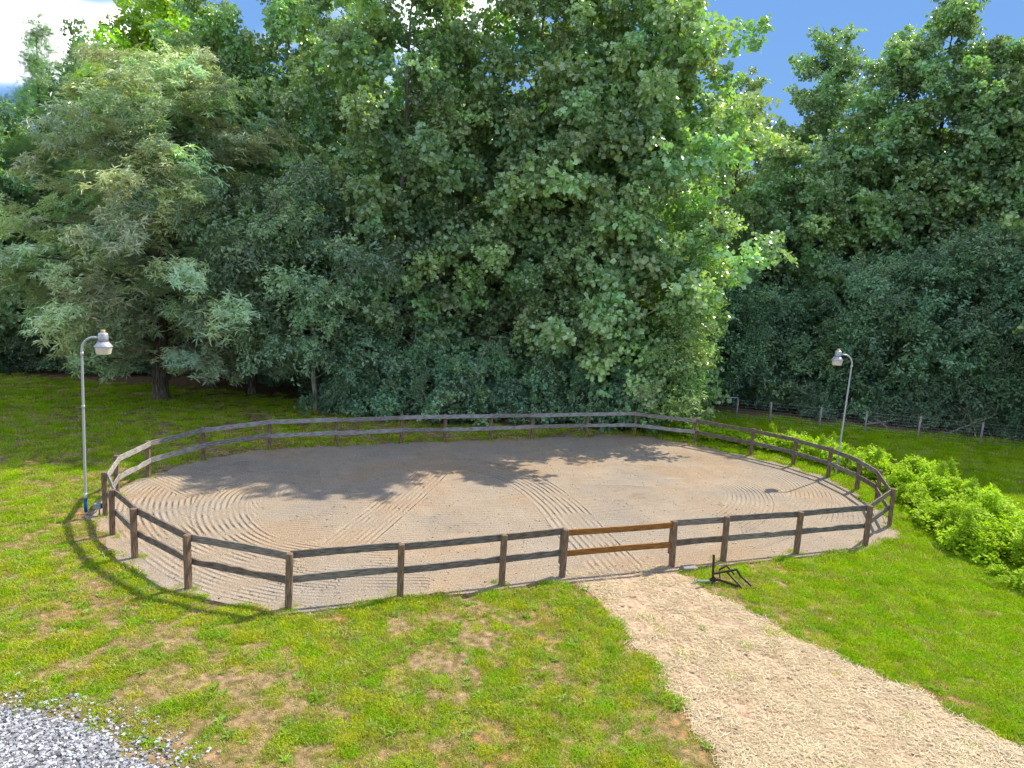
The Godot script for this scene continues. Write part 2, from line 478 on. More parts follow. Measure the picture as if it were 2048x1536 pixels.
	for i in beyond.size():
		var a: Array = beyond[i]
		tree("shade_tree", "tall tree past the far end of the shaded meadow", "trees shading the meadow", {"x": a[0], "z": a[1], "h": a[2], "cb": 2.0, "R": 5.0, "shape": "tall", "leaf": "broad", "tint": poplar, "n": 75, "seed": 400 + i, "clump": 1.2})
	tree("hickory_tree", "thin distant tree in the gap of sky", "", {"x": base_x(1488, -62, 200), "z": -62, "h": 26.0, "cb": 8.0, "R": 3.4, "shape": "tall", "leaf": "broad", "tint": Color(0.359, 0.473, 0.205), "n": 40, "seed": 97})
	# deeper woods that close the view between the trunks
	var px := -120.0
	var k := 0
	while px < 2200.0:
		var z := -52.0 - 6.0 * fmod(k * 0.618, 1.0)
		var hh := 17.0 + 4.0 * fmod(k * 0.37, 1.0)
		if px > 1380 and px < 1560: hh = 13.0
		tree("forest_tree", "shaded forest tree deep in the woods behind the front row", "deep woods", {"x": base_x(px, z), "z": z, "h": hh, "cb": 0.6, "R": 4.6, "shape": "tall", "leaf": "broad", "tint": Color(0.278, 0.419, 0.177), "n": 40, "seed": 200 + k, "clump": 1.25})
		px += 128.0
		k += 1
	px = 290.0
	while px < 1330.0:
		var z := -45.5 - 2.5 * fmod(k * 0.618, 1.0)
		tree("forest_tree", "shaded forest tree deep in the woods behind the front row", "deep woods", {"x": base_x(px, z), "z": z, "h": 17.5 + 3.0 * fmod(k * 0.37, 1.0), "cb": 2.5, "R": 4.2, "shape": "tall", "leaf": "broad", "tint": poplar, "n": 36, "seed": 200 + k, "clump": 1.25})
		px += 112.0
		k += 1
	# undergrowth along the foot of the woods
	var under := [[700, -33.6, 2.6, 1.7], [775, -33.4, 3.4, 1.9], [850, -33.6, 3.8, 2.0], [925, -33.2, 3.0, 1.8], [990, -34.2, 3.6, 1.9], [1085, -34.6, 3.2, 1.8], [1185, -34.4, 3.4, 1.9], [1245, -33.8, 2.8, 1.6]]
	for i in under.size():
		var a: Array = under[i]
		tree("undergrowth_shrub", "leafy dark shrub at the foot of the trees behind the far rails", "undergrowth behind the far rails", {"x": base_x(a[0], a[1]), "z": a[1], "h": a[2], "cb": 0.2, "R": a[3], "shape": "low", "leaf": "broad" if i % 2 else "oval", "tint": Color(0.261, 0.437, 0.255), "n": 20, "seed": 300 + i, "trunk": 0.05, "clump": 0.8})
	var edge := [[-60, -40.5, 3.0], [10, -41.2, 2.6], [70, -40.8, 3.4], [135, -42, 2.6], [190, -41.5, 2.4], [250, -43, 3.0], [300, -42, 2.0], [365, -46, 2.4], [440, -43, 2.2], [490, -44, 2.6], [545, -41, 2.0], [600, -42, 2.6], [660, -39, 2.4], [1400, -43.5, 2.6], [1560, -42, 2.4], [1640, -40.5, 1.8], [1760, -40, 2.0], [1880, -39, 2.2], [2010, -38, 2.4], [2110, -37, 2.6]]
	for i in edge.size():
		var a: Array = edge[i]
		tree("thicket_shrub", "shaded thicket shrub on the floor of the woods", "thicket on the woodland floor", {"x": base_x(a[0], a[1]), "z": a[1], "h": a[2], "cb": 0.15, "R": a[2] * 0.8, "shape": "low", "leaf": "oval", "tint": Color(0.196, 0.309, 0.177), "n": 18, "seed": 330 + i, "trunk": 0.05, "clump": 0.85})

# ---------------------------------------------------------------- ground
func poly_sheet(poly: PackedVector2Array, y: float, o: Vector2, size: Vector2) -> ArrayMesh:
	var idx := Geometry2D.triangulate_polygon(poly)
	var st := SurfaceTool.new()
	st.begin(Mesh.PRIMITIVE_TRIANGLES)
	for i in range(0, idx.size(), 3):
		var t := [poly[idx[i]], poly[idx[i + 1]], poly[idx[i + 2]]]
		if (t[1] - t[0]).cross(t[2] - t[0]) < 0: t = [t[0], t[2], t[1]]
		for q in t:
			st.set_normal(Vector3.UP)
			st.set_uv(Vector2((q.x - o.x) / size.x, (q.y - o.y) / size.y))
			st.add_vertex(Vector3(q.x, y, q.y))
	return st.commit()

func ragged(pts: PackedVector2Array, step: float, amp: float, sd: int) -> PackedVector2Array:
	var n := FastNoiseLite.new()
	n.seed = sd
	n.frequency = 0.9
	n.fractal_octaves = 3
	var out := PackedVector2Array()
	for i in pts.size():
		var a := pts[i]
		var b := pts[(i + 1) % pts.size()]
		var k := maxi(1, int(a.distance_to(b) / step))
		var s := (b - a).orthogonal().normalized()
		for j in k:
			var q := a.lerp(b, float(j) / k)
			out.append(q + s * n.get_noise_2d(q.x, q.y) * amp)
	return out

func smooth_loop(p: PackedVector2Array, per: int) -> PackedVector2Array:
	var out := PackedVector2Array()
	var n := p.size()
	for i in n:
		for j in per:
			out.append(p[i].cubic_interpolate(p[(i + 1) % n], p[(i - 1 + n) % n], p[(i + 2) % n], float(j) / per))
	return out

func smooth_line(p: PackedVector2Array, step: float) -> PackedVector2Array:
	var out := PackedVector2Array()
	for i in p.size() - 1:
		var k := maxi(2, int(p[i].distance_to(p[i + 1]) / step))
		for j in k:
			out.append(p[i].cubic_interpolate(p[i + 1], p[maxi(i - 1, 0)], p[mini(i + 2, p.size() - 1)], float(j) / k))
	out.append(p[-1])
	return out

func make_outlines() -> void:
	var bases := [[577, 1217], [800, 1193], [1003, 1170], [1124, 1154], [1343, 1133], [1446, 1122], [1592, 1107], [1730, 1092], [1778, 1053], [1752, 1007], [1713, 981], [1656, 954], [1585.5, 931.5], [1501, 911], [1388, 888], [1268, 873], [1172, 875], [1063.6, 878.4], [980.3, 881], [889, 884], [802, 887], [672.4, 893], [539, 899], [407, 920.6], [297, 954], [234, 989.5], [211, 1031], [225, 1070], [270, 1116], [377, 1177.5]]
	for b in bases: posts.append(gp(b[0], b[1]))
	var c := Vector2.ZERO
	for q in posts: c += Vector2(q.x, q.z) / posts.size()
	var ring := PackedVector2Array()
	for i in posts.size():
		var q := Vector2(posts[i].x, posts[i].z)
		var e := 0.3
		if i <= 2: e = 0.22
		if i >= 9 and i <= 14: e = -0.25
		if i >= 18 and i <= 24: e = 0.1
		ring.append(q + (q - c).normalized() * e)
	arena = ragged(smooth_loop(ring, 4), 0.18, 0.35, 4)
	path_poly = ragged(PackedVector2Array([g2(1128, 1148), g2(1160, 1163), g2(1212, 1218), g2(1292, 1312), g2(1372, 1422), g2(1442, 1540), g2(1500, 1680), g2(2500, 1680), g2(2250, 1570), g2(2048, 1496), g2(1940, 1440), g2(1850, 1395), g2(1750, 1342), g2(1620, 1290), g2(1520, 1236), g2(1420, 1184), g2(1352, 1146), g2(1335, 1128)]), 0.2, 0.22, 9)
	gravel_poly = ragged(PackedVector2Array([g2(-400, 1330), g2(0, 1408), g2(60, 1416), g2(130, 1442), g2(200, 1468), g2(250, 1494), g2(312, 1540), g2(420, 1650), g2(-400, 1650)]), 0.1, 0.25, 12)

func patchiness(x: float, z: float) -> float:    # 0 bare earth .. 1 thick grass
	var v := 0.56 + 0.3 * n_patch.get_noise_2d(x, z) + 0.42 * n_mid.get_noise_2d(x, z) + 0.42 * n_mid.get_noise_2d(x * 3.1, z * 3.1)
	if x > 7.0: v += clampf((x - 7.0) * 0.12, 0.0, 0.4)         # the well-watered lawn beside the brambles
	if x < -13.0 or z < -33.0: v += 0.12
	return clampf(v, 0.0, 1.0)

func woods(x: float, z: float) -> float:         # leaf litter under the trees
	var edge := -36.5
	if x < -8.0: edge = -35.5 - clampf((-8.0 - x) * 0.14, 0.0, 3.5)
	if x > 9.0: edge = -39.5 + clampf((x - 11.0) * 0.28, 0.0, 6.0) 
	if x > -7.0 and x < 9.0: edge = -32.6
	return clampf((edge - z + 1.4 * n_mid.get_noise_2d(x * 0.6, z * 0.6)) / 1.2, 0.0, 1.0)

func make_ground() -> void:
	var W := 2048
	var H := 1408
	var o := Vector2(-45, -62)
	var size := Vector2(90, 62)
	var bytes := PackedByteArray()
	bytes.resize(W * H * 3)
	var thatch := Color(0.46, 0.39, 0.27)
	var green := Color(0.36, 0.38, 0.14)
	var dirt := Color(0.52, 0.44, 0.35)
	var clay := Color(0.57, 0.41, 0.29)
	var litter := Color(0.47, 0.38, 0.29)
	var at := 0
	for j in H:
		var z := o.y + size.y * j / H
		for i in W:
			var x := o.x + size.x * i / W
			var f := n_fine.get_noise_2d(x, z)
			var v := patchiness(x, z)
			var c := thatch.lerp(green, clampf(v * 1.6 - 0.6, 0.0, 1.0))
			var bare := clampf((0.5 - v + f * 0.5) * 3.0, 0.0, 1.0)
			var cl := clampf(n_clay.get_noise_2d(x, z) * 3.0 - 0.25 + f * 0.6, 0.0, 1.0)
			c = c.lerp(dirt.lerp(clay, cl), bare)
			if z < -31.0: c = c.lerp(litter.lerp(dirt, 0.15 * cl), woods(x, z))
			var k := 1.0 + f * 0.4
			bytes[at] = clampi(int(c.r * k * 255.0), 0, 255)
			bytes[at + 1] = clampi(int(c.g * k * 255.0), 0, 255)
			bytes[at + 2] = clampi(int(c.b * k * 255.0), 0, 255)
			at += 3
	var m := mat(Color.WHITE, 0.95, 0.0, 0.2)
	m.albedo_texture = ImageTexture.create_from_image(Image.create_from_data(W, H, false, Image.FORMAT_RGB8, bytes))
	var st := SurfaceTool.new()
	st.begin(Mesh.PRIMITIVE_TRIANGLES)
	for p in [o, o + Vector2(size.x, 0), o + size, o, o + size, o + Vector2(0, size.y)]:
		st.set_normal(Vector3.UP)
		st.set_uv(Vector2((p.x - o.x) / size.x, (p.y - o.y) / size.y))
		st.add_vertex(Vector3(p.x, 0, p.y))
	var g := part("ground", st.commit(), m)
	g.set_meta("kind", "structure")
	var fm := mat(Color.WHITE, 0.95, 0.0, 0.2)
	fm.albedo_texture = noise_tex(91, 0.02, [[0.2, Color(0.31, 0.33, 0.15)], [0.5, Color(0.4, 0.4, 0.2)], [0.8, Color(0.48, 0.42, 0.28)]], 512, 5)
	fm.uv1_world_triplanar = true
	fm.uv1_triplanar = true
	fm.uv1_scale = Vector3(0.12, 0.12, 0.12)
	var far := PlaneMesh.new()
	far.size = Vector2(1200, 1200)
	var fg := part("far_ground", far, fm)
	fg.position = Vector3(0, -0.02, -100)
	fg.set_meta("kind", "structure")

# one drag of the rake: ridges along a line of pixels, laid over what was there before
func rake(hm: PackedFloat32Array, W: int, H: int, o: Vector2, size: Vector2, line: PackedVector2Array, width: float, spacing: float, depth: float, sd: int) -> void:
	var px := size.x / W
	var half := int(width * 0.5 / px)
	var n := FastNoiseLite.new()
	n.seed = sd
	n.frequency = 0.5
	var dist := 0.0
	for i in line.size() - 1:
		var a := line[i]
		var b := line[i + 1]
		var l := a.distance_to(b)
		if l < 0.0001: continue
		var s := (b - a).orthogonal() / l
		var steps := maxi(1, int(ceil(l / (px * 0.8))))
		for t in steps:
			var c := a.lerp(b, float(t) / steps)
			dist += l / steps
			var wob := n.get_noise_1d(dist) * 0.02
			var strength := depth * (0.75 + 0.8 * n.get_noise_2d(dist * 0.8, 31.0))
			for k in range(-half, half + 1):
				var off := k * px
				var q := c + s * off
				var iu := int((q.x - o.x) / px)
				var iv := int((q.y - o.y) / px)
				if iu < 0 or iv < 0 or iu >= W or iv >= H: continue
				var e := 1.0 - smoothstep(0.86, 1.0, absf(off) / (width * 0.5))
				var w := sin((off + wob) / spacing * TAU)
				var v := (w if w > 0.0 else -pow(-w, 0.6)) * strength
				if absf(off) > width * 0.5 - spacing * 0.7: v += depth * 0.7
				hm[iv * W + iu] = lerpf(hm[iv * W + iu], v, e)

func pxline(pts: Array) -> PackedVector2Array:
	var l := PackedVector2Array()
	for p in pts: l.append(g2(p[0], p[1]))
	return smooth_line(l, 0.15)

func make_arena() -> void:
	var o := Vector2(-14, -34)
	var size := Vector2(30, 22.5)
	var W := 2048
	var H := 1536
	var hm := PackedFloat32Array()
	hm.resize(W * H)
	# rings along the fence, then the middle, then the loops and the way out through the gate
	var c := Vector2.ZERO
	for q in posts: c += Vector2(q.x, q.z) / posts.size()
	var loop := PackedVector2Array()
	for q in posts: loop.append(Vector2(q.x, q.z))
	loop = smooth_loop(loop, 6)
	for y in [905, 925, 950, 975, 1000, 1030, 1065, 1100, 1135]:
		rake(hm, W, H, o, size, pxline([[380, y + 6], [800, y + 2], [1250, y - 2], [1700, y - 8]]), 1.7, 0.15, 0.7, 100 + int(y))
	for d in [4.6, 3.2, 1.8, 0.85]:
		var l := PackedVector2Array()
		for q in loop: l.append(q - (q - c).normalized() * d)
		l.append(l[0])
		rake(hm, W, H, o, size, l, 1.6, 0.15, 0.75, 120 + int(d * 10))
	rake(hm, W, H, o, size, pxline([[520, 1060], [700, 1050], [900, 1040], [1100, 1045]]), 2.2, 0.15, 1.0, 1)
	rake(hm, W, H, o, size, pxline([[520, 1020], [700, 1012], [860, 1010]]), 2.2, 0.15, 1.0, 2)
	rake(hm, W, H, o, size, pxline([[780, 995], [950, 992], [1120, 1000]]), 2.2, 0.15, 0.8, 3)
	rake(hm, W, H, o, size, pxline([[1150, 985], [1300, 988], [1440, 1000]]), 2.0, 0.14, 1.0, 4)
	rake(hm, W, H, o, size, pxline([[1170, 1018], [1300, 1025], [1430, 1030]]), 1.8, 0.14, 0.9, 5)
	rake(hm, W, H, o, size, pxline([[600, 925], [470, 938], [372, 972], [345, 1018], [385, 1072], [500, 1118], [660, 1146], [860, 1150]]), 1.7, 0.16, 1.2, 6)
	rake(hm, W, H, o, size, pxline([[640, 955], [540, 960], [462, 985], [442, 1030], [490, 1082], [610, 1113], [780, 1122]]), 1.7, 0.16, 1.3, 7)
	rake(hm, W, H, o, size, pxline([[330, 952], [370, 970], [410, 990]]), 1.3, 0.16, 1.0, 8)
	rake(hm, W, H, o, size, pxline([[860, 945], [815, 985], [755, 1035], [680, 1095]]), 1.5, 0.16, 1.0, 9)
	rake(hm, W, H, o, size, pxline([[1340, 912], [1500, 926], [1590, 960], [1618, 1000], [1560, 1046], [1470, 1080], [1380, 1095]]), 1.7, 0.15, 1.0, 10)
	rake(hm, W, H, o, size, pxline([[1240, 938], [1400, 950], [1482, 975], [1500, 1010], [1450, 1048], [1350, 1072]]), 1.7, 0.15, 1.1, 11)
	rake(hm, W, H, o, size, pxline([[860, 922], [960, 934], [1045, 960], [1110, 1005], [1170, 1072], [1225, 1132], [1275, 1180]]), 1.75, 0.19, 1.7, 12)
	var pr := RandomNumberGenerator.new()
	pr.seed = 61
	for i in 5200:
		var cu := pr.randi_range(8, W - 9)
		var cv := pr.randi_range(8, H - 9)
		var rad := pr.randf_range(2.5, 5.0)
		var deep := pr.randf_range(0.5, 1.6)
		for dv in range(-6, 7):
			for du in range(-6, 7):
				var q := sqrt(float(du * du + dv * dv)) / rad
				if q < 1.4: hm[(cv + dv) * W + cu + du] += deep * (-(1.0 - q * q) if q < 1.0 else 0.5 * (1.4 - q))
	var b := PackedByteArray()
	b.resize(W * H * 3)
	var hb := PackedFloat32Array()
	hb.resize(W * H)
	var sand := Color(0.555, 0.505, 0.445)
	var grey := Color(0.52, 0.485, 0.445)
	var red := Color(0.565, 0.49, 0.41)
	var at := 0
	for j in H:
		var z := o.y + size.y * j / H
		for i in W:
			var x := o.x + size.x * i / W
			var f := n_fine.get_noise_2d(x * 6.0, z * 6.0)
			var w := n_mid.get_noise_2d(x + 40, z)
			var big := n_clay.get_noise_2d(x, z + 90)
			var col := sand.lerp(grey, clampf(big * 1.6 + w * 0.5, 0.0, 1.0)).lerp(red, clampf(-big * 1.8 - 0.15 + f * 0.4, 0.0, 0.8))
			var k := 1.0 + f * 0.5 + w * 0.1
			if f < -0.55: k *= 0.82
			b[at * 3] = clampi(int(col.r * k * 255.0), 0, 255)
			b[at * 3 + 1] = clampi(int(col.g * k * 255.0), 0, 255)
			b[at * 3 + 2] = clampi(int(col.b * k * 255.0), 0, 255)
			hb[at] = 0.5 + 0.2 * hm[at] * clampf(0.95 + 2.2 * w, 0.15, 1.7) + f * 0.035 + w * 0.08
			at += 1
	var m := mat(Color.WHITE, 0.95, 0.0, 0.15)
	m.albedo_texture = ImageTexture.create_from_image(Image.create_from_data(W, H, false, Image.FORMAT_RGB8, b))
	m.heightmap_enabled = true
	m.heightmap_scale = 8.0
	m.heightmap_texture = ImageTexture.create_from_image(Image.create_from_data(W, H, false, Image.FORMAT_RF, hb.to_byte_array()))
	var s := part("riding_ring_sand", poly_sheet(arena, 0.008, o, size), m)
	s.set_meta("kind", "structure")
	M.sand = m
	# the sandy track to the gate and the gravel drive
	var pm := mat(Color.WHITE, 0.95, 0.0, 0.15)
	pm.albedo_texture = noise_tex(71, 0.02, [[0.15, Color(0.54, 0.43, 0.34)], [0.38, Color(0.64, 0.55, 0.46)], [0.62, Color(0.69, 0.61, 0.52)], [0.85, Color(0.66, 0.54, 0.43)]], 1024, 6)
	pm.heightmap_enabled = true
	pm.heightmap_scale = 3.0
	pm.heightmap_texture = noise_tex(72, 0.03, [[0.0, Color.BLACK], [1.0, Color.WHITE]], 1024, 6)
	var ps := part("sandy_path", poly_sheet(path_poly, 0.004, Vector2(0, -18), Vector2(5, 5)), pm)
	ps.set_meta("kind", "structure")
	var gm := mat(Color.WHITE, 0.95, 0.0, 0.15)
	gm.albedo_texture = noise_tex(73, 0.05, [[0.2, Color(0.3, 0.3, 0.31)], [0.5, Color(0.42, 0.42, 0.43)], [0.85, Color(0.52, 0.52, 0.52)]], 512, 5)
	var gs := part("gravel_drive", poly_sheet(gravel_poly, 0.004, Vector2(-10, -12), Vector2(2, 2)), gm)
	gs.set_meta("kind", "structure")

# ---------------------------------------------------------------- grass, straw, stones
func tuft(sd: int, blades: int, hgt: float, wid: float, spread: float) -> ArrayMesh:
	var r := RandomNumberGenerator.new()
	r.seed = sd
	var st := SurfaceTool.new()
	st.begin(Mesh.PRIMITIVE_TRIANGLES)
	for i in blades:
		var a := r.randf() * TAU
		var root := Vector3(cos(a), 0, sin(a)) * spread * sqrt(r.randf())
		var lean := Vector3(r.randf_range(-1, 1), 0, r.randf_range(-1, 1)) * 0.75
		var h := hgt * r.randf_range(0.55, 1.15)
		var mid := root + (Vector3.UP + lean * 0.35) * h * 0.55
		var tip := root + (Vector3.UP * 0.85 + lean) * h
		var s := Vector3(-sin(a * 3.0), 0, cos(a * 3.0)) * wid * 0.5
		var k := r.randf_range(0.75, 1.25)
		st.set_color(Color(k * r.randf_range(0.9, 1.2), k, k))
		for p in [root - s, root + s, mid + s * 0.8, root - s, mid + s * 0.8, mid - s * 0.8, mid - s * 0.8, mid + s * 0.8, tip]: st.add_vertex(p)
	return st.commit()

func rosette(sd: int) -> ArrayMesh:
	var r := RandomNumberGenerator.new()
	r.seed = sd
	var st := SurfaceTool.new()
	st.begin(Mesh.PRIMITIVE_TRIANGLES)
	for i in 16:
		var a := i * 2.4 + r.randf_range(-0.3, 0.3)
		var d := Vector3(cos(a), r.randf_range(0.15, 1.0), sin(a)).normalized()
		var k := r.randf_range(0.75, 1.25)
		leaf(st, Vector3(cos(a), 0, sin(a)) * 0.02 * r.randf(), d, Vector3.UP + Vector3(0.1, 0, 0), r.randf_range(0.05, 0.11), 0.026, Color(k, k, k))
	return st.commit()

func make_grass() -> void:
	var r := RandomNumberGenerator.new()
	r.seed = 77
	var where := [[], [], []]
	var tints := [PackedColorArray(), PackedColorArray(), PackedColorArray()]
	var weeds := []
	var weed_tints := PackedColorArray()
	var lush := Color(0.3, 0.52, 0.01)
	var olive := Color(0.52, 0.56, 0.03)
	var dry := Color(0.55, 0.46, 0.22)
	var meadow := Color(0.27, 0.5, 0.008)
	# strips in depth, each with its own density and tuft size
	var z := -7.6
	while z > -46.0:
		var dz := 0.5
		var d := absf(z)
		var dens := clampf(3.0e4 / (d * d), 26.0, 260.0)
		var sc := clampf(0.75 + d * 0.022, 0.9, 1.7)
		var half := d * 0.83 + 1.0
		var n := int(dens * dz * 2.0 * half)
		for i in n:
			var x := r.randf_range(-half, half)
			var zz := z - r.randf() * dz
			var q := Vector2(x, zz)
			var v := patchiness(x, zz)
			var f := n_fine.get_noise_2d(x * 0.8, zz * 0.8)
			var chance := clampf((v + f * 0.45 - 0.2) * 1.5, 0.34, 1.0)
			if r.randf() > chance: continue
			if zz < -31.0 and r.randf() < woods(x, zz): continue
			if Geometry2D.is_point_in_polygon(q, arena) or Geometry2D.is_point_in_polygon(q, gravel_poly): continue
			if Geometry2D.is_point_in_polygon(q, path_poly) and r.randf() < 0.99: continue
			if Geometry2D.is_point_in_polygon(q + Vector2(-0.2, 0.25), gravel_poly) and r.randf() < 0.8: continue
			var m := clampf(n_mid.get_noise_2d(x * 1.6 + 11, zz * 1.6) * 1.7 + 0.45 + f * 0.9, 0.0, 1.0)
			var c := olive.lerp(lush, m)
			if x > 5.0: c = c.lerp(meadow.lerp(lush, 0.6), clampf((x - 5.0) * 0.15, 0.0, 0.55))
			if x < -9.0: c = c.lerp(lush, clampf((-9.0 - x) * 0.06, 0.0, 0.5))
			var sparse := chance < 0.36
			if sparse and r.randf() < 0.85 or r.randf() < (0.34 if x < 5.0 else 0.16) * (1.25 - v) + 0.04: c = dry
			c *= r.randf_range(0.6, 1.3)
			var w := i % 3
			var b := Basis(Vector3.UP, r.randf() * TAU).scaled(Vector3.ONE * sc * r.randf_range(0.7, 1.3) * (0.6 + 0.65 * v))
			if sparse: b = b.scaled(Vector3(1.15, 0.45, 1.15))
			where[w].append(Transform3D(b, Vector3(x, -0.004, zz)))
			tints[w].append(c)
			if d < 24.0 and r.randf() < (0.06 if x < 5.0 else 0.012) and v > 0.35:
				weeds.append(Transform3D(Basis(Vector3.UP, r.randf() * TAU).scaled(Vector3.ONE * r.randf_range(0.7, 1.6)), Vector3(x, 0, zz)))
				weed_tints.append(Color(0.24, 0.42, 0.03).lerp(Color(0.34, 0.43, 0.14), r.randf()) * r.randf_range(0.8, 1.2))
		z -= dz
	for i in posts.size():
		var q := posts[i]
		if i == 3 or i == 4: continue
		for j in 9:
			var a := r.randf() * TAU
			var p := q + Vector3(cos(a), 0, sin(a)) * r.randf_range(0.1, 0.3)
			where[j % 3].append(Transform3D(Basis(Vector3.UP, r.randf() * TAU).scaled(Vector3(0.6, r.randf_range(0.7, 1.7), 0.6)), p))
			tints[j % 3].append(lush.lerp(olive, r.randf()) * r.randf_range(0.7, 1.1))
	for w in 3:
		var g := many("lawn_grass", tuft(500 + w, 42, 0.07, 0.008, 0.14), M.grass, where[w], tints[w])
		tag(g, "patchy green and straw-coloured grass growing over the ground round the ring", "grass", "grass of the lawn", "stuff")
	var wd := many("lawn_weeds", rosette(9), M.grass, weeds, weed_tints)
	tag(wd, "broad-leaved weeds scattered through the lawn grass", "weeds", "", "stuff")

func make_loose() -> void:
	var r := RandomNumberGenerator.new()
	r.seed = 88
	# straw on the path
	var st := SurfaceTool.new()
	st.begin(Mesh.PRIMITIVE_TRIANGLES)
	for i in 5:
		var a := r.randf() * TAU
		var c := Vector3(r.randf_range(-0.1, 0.1), r.randf_range(0.004, 0.025), r.randf_range(-0.1, 0.1))
		var d := Vector3(cos(a), r.randf_range(-0.1, 0.1), sin(a)) * r.randf_range(0.05, 0.11)
		var s := Vector3(-sin(a), 0, cos(a)) * 0.0035
		var k := r.randf_range(0.8, 1.2)
		st.set_color(Color(k, k, k))
		for p in [c - d - s, c + d - s, c + d + s, c - d - s, c + d + s, c - d + s]: st.add_vertex(p)
	var sm := st.commit()
	var where := []
	var tints := PackedColorArray()
	var tries := 0
	while where.size() < 7000 and tries < 400000:
		tries += 1
		var q := Vector2(r.randf_range(1.0, 13.0), r.randf_range(-16.5, -7.0))
		if not Geometry2D.is_point_in_polygon(q, path_poly): continue
		var v := 0.42 + 0.9 * n_mid.get_noise_2d(q.x + 70, q.y) + clampf((q.y + 14.0) * 0.09, -0.4, 0.35)
		if r.randf() > v: continue
		where.append(Transform3D(Basis(Vector3.UP, r.randf() * TAU).scaled(Vector3.ONE * r.randf_range(0.7, 1.3)), Vector3(q.x, 0.006, q.y)))
		tints.append(Color(0.36, 0.26, 0.14).lerp(Color(0.7, 0.58, 0.38), r.randf()) * r.randf_range(0.7, 1.1))
	tag(many("loose_straw", sm, M.straw, where, tints), "pale straw strewn over the sandy path to the gate", "straw", "", "stuff")
	# gravel
	var b := SurfaceTool.new()
	b.begin(Mesh.PRIMITIVE_TRIANGLES)
	b.set_smooth_group(-1)
	var v8 := []
	for k in 8:
		v8.append(Vector3(0.5 if k & 1 else -0.5, 0.45 if k & 2 else -0.35, 0.5 if k & 4 else -0.5) * r.randf_range(0.7, 1.15) + Vector3(r.randf_range(-0.12, 0.12), 0, r.randf_range(-0.12, 0.12)))
	quad(b, v8[4], v8[5], v8[7], v8[6])
	quad(b, v8[1], v8[0], v8[2], v8[3])
	quad(b, v8[5], v8[1], v8[3], v8[7])
	quad(b, v8[0], v8[4], v8[6], v8[2])
	quad(b, v8[6], v8[7], v8[3], v8[2])
	b.generate_normals()
	var stone := b.commit()
	where = []
	tints = PackedColorArray()
	tries = 0
	while where.size() < 17000 and tries < 200000:
		tries += 1
		var q := Vector2(r.randf_range(-9.5, -3.6), r.randf_range(-10.6, -7.4))
		var inside := Geometry2D.is_point_in_polygon(q, gravel_poly)
		if not inside:
			if r.randf() > 0.22 or not Geometry2D.is_point_in_polygon(q + Vector2(-0.15, 0.2) * (1.0 + 2.0 * r.randf()), gravel_poly): continue
		var s := 0.014 + 0.042 * pow(r.randf(), 1.8)
		where.append(Transform3D(Basis.from_euler(Vector3(r.randf_range(-0.5, 0.5), r.randf() * TAU, r.randf_range(-0.5, 0.5))).scaled(Vector3(s, s * 0.8, s)), Vector3(q.x, 0.004 + s * 0.22, q.y)))
		var k := 0.08 + 0.42 * r.randf()
		var warm := r.randf_range(0.93, 1.04)
		tints.append(Color(k * warm, k, k * 1.07))
	tag(many("gravel", stone, M.stone, where, tints), "grey crushed stone gravel at the edge of the lawn", "gravel", "", "stuff")
	# clods and droppings on the sand
	where = []
	tints = PackedColorArray()
	while where.size() < 900:
		var q := Vector2(r.randf_range(-12, 14), r.randf_range(-32, -13))
		if not Geometry2D.is_point_in_polygon(q, arena): continue
		var s := r.randf_range(0.015, 0.035)
		if r.randf() < 0.04: s *= 1.7
		where.append(Transform3D(Basis.from_euler(Vector3(0, r.randf() * TAU, 0)).scaled(Vector3(s, s * 0.7, s)), Vector3(q.x, 0.01 + s * 0.2, q.y)))
		var k := r.randf_range(0.5, 1.3)
		tints.append(Color(0.17, 0.13, 0.09) * k if r.randf() < 0.5 else Color(0.4, 0.32, 0.24) * k)
	for i in 260:
		var q := Vector2(r.randf_range(1.5, 12.0), r.randf_range(-16.0, -8.0))
		if not Geometry2D.is_point_in_polygon(q, path_poly): continue
		var s := r.randf_range(0.02, 0.06)
		where.append(Transform3D(Basis.from_euler(Vector3(0, r.randf() * TAU, 0)).scaled(Vector3(s * 1.6, s * 0.5, s)), Vector3(q.x, 0.01 + s * 0.15, q.y)))
		tints.append(Color(0.16, 0.11, 0.07) * r.randf_range(0.5, 1.5))
	tag(many("sand_clods", stone, M.stone, where, tints), "small dark clods lying on the raked sand and the path", "clods", "", "stuff")
	# brambles
	where = [[], []]
	var bt := [PackedColorArray(), PackedColorArray()]
	var mid := [[1340, 868, 0.5, 0.4], [1420, 880, 0.7, 0.5], [1500, 890, 0.9, 0.6], [1580, 905, 1.0, 0.7], [1650, 922, 1.1, 0.8], [1720, 938, 1.2, 0.9], [1790, 962, 1.3, 0.9], [1850, 990, 1.4, 1.0], [1900, 1020, 1.5, 1.05], [1945, 1055, 1.55, 1.1], [1985, 1095, 1.6, 1.1], [2030, 1120, 1.6, 1.1], [2110, 1160, 1.6, 1.1], [2220, 1200, 1.5, 1.0]]
